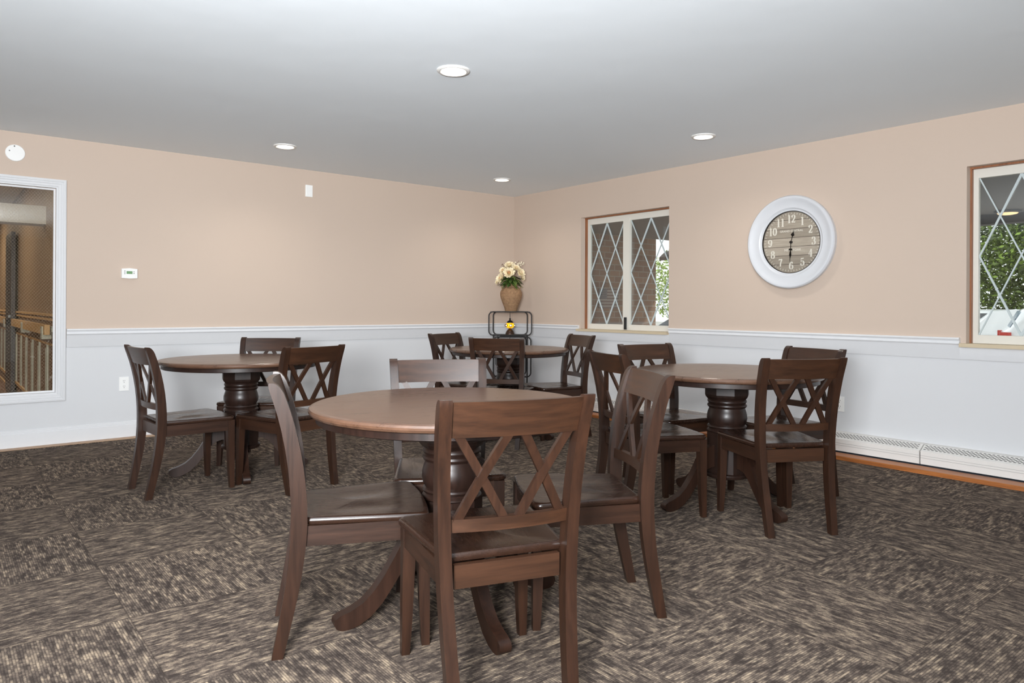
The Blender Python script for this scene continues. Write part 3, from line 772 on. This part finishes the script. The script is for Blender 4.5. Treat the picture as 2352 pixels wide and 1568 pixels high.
# mosaic lamp
ll = cpt(-.023, 8.45, ZS2+.006)
lp = thing('mosaic_lamp', 'small lit yellow mosaic globe lamp on the second shelf', 'lamp', ll, ROTC)
bm = B(); lathe(bm, [(.001, 0), (.054, 0), (.054, .006), (.050, .022), (.040, .042), (.026, .058), (.016, .066), (.012, .074), (.001, .076)], 40); obj('base', bm, plain('bronze', srgb(72, 56, 48), .35, .7), lp, smooth=50)
My = Mat('yellow_mosaic_glass'); x, y, z = My.sep(My.obj()); nz = My.noise(My.obj(), 60, 2)
yc = My.ramp(nz, [(.35, srgb(240, 150, 10)), (.6, srgb(255, 205, 40))]); My.set(Base_Color=yc, Emission_Color=yc, Emission_Strength=.9, Roughness=.3)
bm = B(); lathe(bm, [(.001, .074)]+[(.056*math.cos(R(a)), .107+.036*math.sin(R(a))) for a in range(-66, 67, 12)]+[(.001, .142)], 40); obj('globe', bm, My.m, lp, smooth=80)
m_glow = plain('bulb_spot', (1, .95, .85, 1), .4, emit=(1, .9, .7, 1), estr=2.0); m_rose = plain('rosette_border', srgb(70, 36, 16), .4)
for k in range(6):
    a = R(-80+60*k); bm = B(); c_ = Vector((math.cos(a), math.sin(a), 0))*.0555+Vector((0, 0, .107)); mt = Matrix.Translation(c_) @ Vector((0, 0, 1)).rotation_difference(c_-Vector((0, 0, .107))).to_matrix().to_4x4()
    lathe(bm, [(.017, 0), (.017, .003), (.010, .004), (.010, 0)], 20); bm.transform(mt); ro = obj('rosette', bm, m_rose, lp)
    bm = B(); lathe(bm, [(.010, .001), (.006, .004), (.001, .005)], 16); bm.transform(mt); obj('rosette_eye', bm, m_glow, ro)
bm = B(); lathe(bm, [(.036, .137), (.036, .146), (.031, .156), (.020, .163), (.009, .167), (.006, .172), (.012, .180), (.012, .186), (.004, .192), (.0035, .20), (.0028, .262), (.001, .264)], 32); obj('cap', bm, m_black, lp, smooth=50)
bm = B(); q0 = ll+Vector((0, 0, .004))+FW*-.05
tube(bm, [q0, q0-FW*.11+Vector((0, 0, .002)), q0-FW*.135-Vector((0, 0, .03)), q0-FW*.12+RT*(-.01)-Vector((0, 0, .2)), q0-FW*.11+RT*(-.09)-Vector((0, 0, .42)), q0-FW*.11+RT*(-.2)-Vector((0, 0, .62)), q0+RT*(-.32)-Vector((0, 0, .75))], .003, 6)
tag(obj('lamp_cord', bm, m_blackp, smooth=60), 'thin black cord hanging down from the mosaic lamp', 'cord')

# ------------------------------------------------------------------ outside
m_gnd = plain('asphalt', srgb(150, 148, 142), .9); m_soffit = plain('porch_soffit', srgb(112, 104, 98), .8); m_beam = plain('porch_beam', srgb(74, 66, 60), .7)
Mb = Mat('porch_brick'); bt = Mb.node('ShaderNodeTexBrick'); x, y, z = Mb.sep(Mb.pos()); Mb.l.new(Mb.comb(Mb.math('ADD', x, y), z, 0.), bt.inputs['Vector'])
bt.inputs['Color1'].default_value = srgb(150, 116, 92); bt.inputs['Color2'].default_value = srgb(120, 92, 76); bt.inputs['Mortar'].default_value = srgb(150, 140, 130)
bt.inputs['Scale'].default_value = 1; bt.inputs['Brick Width'].default_value = .22; bt.inputs['Row Height'].default_value = .09; bt.inputs['Mortar Size'].default_value = .007
Mb.set(Base_Color=bt.outputs['Color'], Roughness=.9)
bm = B(); box(bm, .15, 60, -40, 60, -.55, -.45); struct(obj('ground', bm, m_gnd), 'paved ground outside')
bm = B(); box(bm, .15, 4.2, -12, .6, -.44, -.1); struct(obj('floor_porch', bm, m_gnd))
bm = B(); box(bm, .15, 4.1, -12, .6, 2.25, 2.4); struct(obj('ceiling_porch', bm, m_soffit), 'dim porch ceiling outside the windows')
bm = B(); box(bm, 3.95, 4.15, -12, .6, 2.14, 2.25); struct(obj('trim_8', bm, m_beam), 'dark porch edge beam')
bm = B(); box(bm, .15, 3.45, .6, .8, -.4, 2.4); struct(obj('wall_porch', bm, Mb.m), 'brown brick porch wall seen through the first window')
bm = B(); prism(bm, [(0, 2.14), (0, 2.09), (-.12, 2.06), (-.30, 2.0), (-.42, 1.92), (-.47, 1.92), (-.47, 1.97), (-.34, 2.06), (-.15, 2.12)], .55, .68, 'xz')
o = obj('porch_brace', bm, m_beam); o.location = (4.1, 0, 0); tag(o, 'dark curved porch brace beyond the brick wall, seen in the first window', 'brace')
t = thing('porch_glow', 'small warm glow added on the porch ceiling for the reflected light in the second window', 'ceiling light', (3.7, -4.19, 2.25))  # added glow for the reflected downlight in the second window
bm = B(); lathe(bm, [(.13, 0), (.13, -.02), (.11, -.03), (.001, -.03)], 28); obj('base', bm, m_beam, t, smooth=40)
bm = B(); lathe(bm, [(.10, -.03), (.09, -.04), (.05, -.048), (.001, -.05)], 28); obj('lens', bm, plain('porch_glow_disc', (1, .7, .4, 1), .4, emit=(1, .62, .3, 1), estr=1.6), t, smooth=60)
# flag reflection in the pane, built as a pale panel on the wall
Mg = Mat('reflected_flag'); x, y, z = Mg.sep(Mg.obj())
stp = Mg.math('GREATER_THAN', Mg.math('FRACT', Mg.math('DIVIDE', z, .0462)), .5)
fcol = Mg.mix(stp, srgb(116, 96, 92), srgb(158, 150, 144))
cant = Mg.math('MULTIPLY', Mg.math('LESS_THAN', x, .17), Mg.math('GREATER_THAN', z, .14))
dot = Mg.math('LESS_THAN', Mg.math('ADD', Mg.math('POWER', Mg.math('SUBTRACT', Mg.math('FRACT', Mg.math('DIVIDE', x, .028)), .5), 2.), Mg.math('POWER', Mg.math('SUBTRACT', Mg.math('FRACT', Mg.math('DIVIDE', z, .026)), .5), 2.)), .06)
fcol = Mg.mix(cant, fcol, Mg.mix(dot, srgb(84, 84, 92), srgb(165, 162, 158))); Mg.set(Base_Color=fcol, Roughness=.8)
bm = B(); box(bm, 0, .42, -.012, 0, 0, .30); o = obj('flag', bm, Mg.m); o.location = (2.13, .598, 1.13); tag(o, 'pale striped flag with stars, standing in for a reflection in the first window', 'flag')

def car(label, loc, rz, paintm):
    t = thing('car', label, 'car', loc, rz)
    L, Wd = 4.6, .9
    prof = [(-2.3, .38), (-2.32, .75), (-2.28, 1.02), (-2.18, 1.10), (-1.95, 1.50), (-1.75, 1.58), (-.4, 1.60), (.2, 1.54), (.95, 1.08), (1.9, .98), (2.2, .84), (2.3, .6), (2.26, .34)]
    rings = []
    for yy, k in ((-Wd, .0), (-Wd*.98, 1), (Wd*.98, 1), (Wd, 0)):
        rings.append([(x_*(.985 if k == 0 else 1), yy if z_ < 1.12 else yy*.86, z_) for x_, z_ in prof])
    bm = B(); loft(bm, rings); obj('body', bm, paintm, t, bev=.03, seg=2, smooth=50)
    mg = m_carglass
    for s in (-1, 1):
        for pts in ([(-2.0, 1.14), (-1.8, 1.48), (-1.1, 1.51), (-1.05, 1.14)], [(-.97, 1.14), (-1.0, 1.51), (-.35, 1.52), (-.30, 1.14)], [(-.22, 1.14), (-.27, 1.52), (.15, 1.47), (.66, 1.14)]):
            bm = B(); pr = [(x_, s*(Wd*.86+.004 if z_ > 1.3 else Wd*.88), z_) for x_, z_ in pts]; bm.faces.new([bm.verts.new(q) for q in pr]); bmesh.ops.solidify(bm, geom=bm.faces[:], thickness=.012); obj('side_window', bm, mg, t)
        bm = B(); box(bm, -2.345, -2.15, s*.80, s*.905, .86, 1.04) if s > 0 else box(bm, -2.345, -2.15, -.905, -.80, .86, 1.04); obj('tail_light', bm, m_tail, t, bev=.02)
        for wx in (-1.4, 1.4):
            bm = B(); lathe(bm, [(.001, -.1), (.20, -.1), (.32, -.09), (.34, -.06), (.34, .06), (.32, .09), (.2, .1), (.001, .1)], 28, 'y', (wx, s*.82, .34)); obj('wheel', bm, m_blackp, t, smooth=40)
    bm = B(); bm.faces.new([bm.verts.new(q) for q in ((.28, -.70, 1.50), (.28, .70, 1.50), (.93, .74, 1.12), (.93, -.74, 1.12))]); bmesh.ops.solidify(bm, geom=bm.faces[:], thickness=.012); obj('windscreen', bm, mg, t)
    bm = B(); bm.faces.new([bm.verts.new(q) for q in ((-1.99, -.68, 1.48), (-1.99, .68, 1.48), (-2.17, .72, 1.14), (-2.17, -.72, 1.14))]); bmesh.ops.solidify(bm, geom=bm.faces[:], thickness=.012); obj('rear_window', bm, m_rearglass, t)
    return t
m_carw = plain('white_car_paint', srgb(236, 238, 240), .25, coat=.6); m_card = plain('dark_car_paint', srgb(58, 62, 68), .3, coat=.5)
m_carglass = plain('car_glass', srgb(62, 70, 74), .1); m_rearglass = plain('rear_glass_sky_sheen', srgb(176, 192, 204), .15); m_tail = plain('tail_light_red', srgb(186, 62, 52), .3)  # rear glass is paler, sky reflection put into its colour
car('white parked car with red tail light, right side of the second window view', (12.9, -3.80, -.36), R(-72), m_carw)
car('white parked car farther left, behind the other white car', (15.0, -.2, -.45), R(150), m_carw)
car('dark parked car low in the right pane of the first window', (9.6, 4.1, -.45), R(100), m_card)
def tree(label, loc, hh, rad, zc, n, mats, ls, trunk=.14):
    t = thing('tree', label, 'tree', loc)
    bm = B(); tube(bm, [(0, 0, 0), (.05, .03, hh*.4), (0, .08, hh*.85)], trunk, 10, rfun=lambda q: trunk*(1-.6*q)); obj('trunk', bm, m_stem, t, smooth=60)
    for mt, share in mats:
        bm = B()
        for i in range(int(n*share)):
            while True:
                p_ = Vector((random.uniform(-1, 1), random.uniform(-1, 1), random.uniform(-1, 1)))
                if .35 < p_.length < 1 and random.random() < .5+.5*math.sin(p_.x*7+p_.z*9+p_.y*5): break
            c = Vector((p_.x*rad[0], p_.y*rad[1], zc+p_.z*rad[2]))
            d = Vector((random.gauss(0, 1), random.gauss(0, 1), random.gauss(0, .7))).normalized(); s_ = d.orthogonal().normalized(); k = ls*random.uniform(.6, 1.3)
            s_ = (Matrix.Rotation(random.uniform(0, 6.28), 3, d) @ s_)
            bm.faces.new([bm.verts.new(q) for q in (c-d*k, c-s_*k*.45, c+d*k, c+s_*k*.45)])
        o = obj('foliage', bm, mt, t); o['kind'] = 'stuff'
m_fd = plain('foliage_dark', srgb(84, 96, 62), .8); m_fm = plain('foliage_mid', srgb(112, 128, 74), .8); m_fl = plain('foliage_light', srgb(150, 176, 84), .8)
tree('dense dark green tree behind the parked cars, filling the second window', (20.6, -.7, -.45), 5, (2.8, 3.0, 3.2), 3.4, 34000, ((m_fd, .36), (m_fm, .38), (m_fl, .26)), .08)
tree('dense dark tree at the far right behind the white car', (21.0, -6.8, -.45), 5, (2.8, 2.9, 3.2), 3.4, 28000, ((m_fd, .42), (m_fm, .36), (m_fl, .22)), .08)
tree('light green leafy maple in front of the dark trees in the second window', (16.6, -3.0, -.45), 3.6, (1.0, 1.4, 1.1), 3.4, 2200, ((m_fl, .7), (m_fm, .3)), .075, .07)
tree('pale green tree seen in the bright gap beside the brick wall', (20, 12.6, -.45), 4, (1.8, 2.0, 1.7), 2.6, 3200, ((m_fl, .8), (m_fm, .2)), .09)

# ------------------------------------------------------------------ light
W = bpy.data.worlds.new('sky'); S.world = W; W.use_nodes = True
nt = W.node_tree; bg = nt.nodes['Background']
bg.inputs[0].default_value = (.92, .97, 1.0, 1); bg.inputs[1].default_value = 2.2
def area(name, loc, target, sx, sy, energy, col=(1, 1, 1)):
    ld = bpy.data.lights.new(name, 'AREA'); ld.shape = 'RECTANGLE'; ld.size = sx; ld.size_y = sy; ld.energy = energy; ld.color = col
    o = bpy.data.objects.new(name, ld); COL.objects.link(o); o.location = loc
    o.rotation_euler = (Vector(target)-Vector(loc)).to_track_quat('-Z', 'Y').to_euler(); return o
bf = area('bounce_flash', (-6.35, -6.95, 1.35), (-4.6, -4.85, 2.72), .6, .6, 310, (.93, .965, 1)); bf.data.spread = R(150)
area('rear_window_fill', (-6.9, -10.1, 1.7), (-3.7, -1.0, 1.0), 2.6, 1.4, 115, (.94, .97, 1))  # unseen window behind the camera, placed as fill for the far walls
area('fill_flash', (-7.4, -8.3, 2.3), (-1.6, -.6, 1.0), 1.2, .5, 36, (.97, .985, 1)).data.spread = R(80)
ld = bpy.data.lights.new('corridor_fill', 'AREA'); ld.size = .6; ld.energy = 26; ld.color = (1, .90, .76)  # unseen corridor lamps, the last one added for more even light
o = bpy.data.objects.new('corridor_fill', ld); COL.objects.link(o); o.location = (-5.9, 2.8, HC-.03)
ld = bpy.data.lights.new('corridor_fill', 'AREA'); ld.size = .5; ld.energy = 7; ld.color = (1, .93, .85)
o = bpy.data.objects.new('corridor_fill', ld); COL.objects.link(o); o.location = (-5.9, .6, HC-.03)
ld = bpy.data.lights.new('corridor_fill', 'AREA'); ld.size = .6; ld.energy = 30; ld.color = (1, .90, .76)
o = bpy.data.objects.new('corridor_fill', ld); COL.objects.link(o); o.location = (-5.7, 6.3, HC-.03)
sd = bpy.data.lights.new('sun', 'SUN'); sd.energy = 4.0; sd.angle = R(2); sd.color = (1, .96, .88)
so = bpy.data.objects.new('sun', sd); COL.objects.link(so); so.rotation_euler = (R(38), R(28), R(20))
S.view_settings.view_transform = 'Standard'; S.view_settings.look = 'None'; S.view_settings.exposure = 0; S.view_settings.gamma = 1
S.cycles.max_bounces = 10; S.cycles.diffuse_bounces = 6; S.cycles.transparent_max_bounces = 12; S.cycles.sample_clamp_indirect = 6
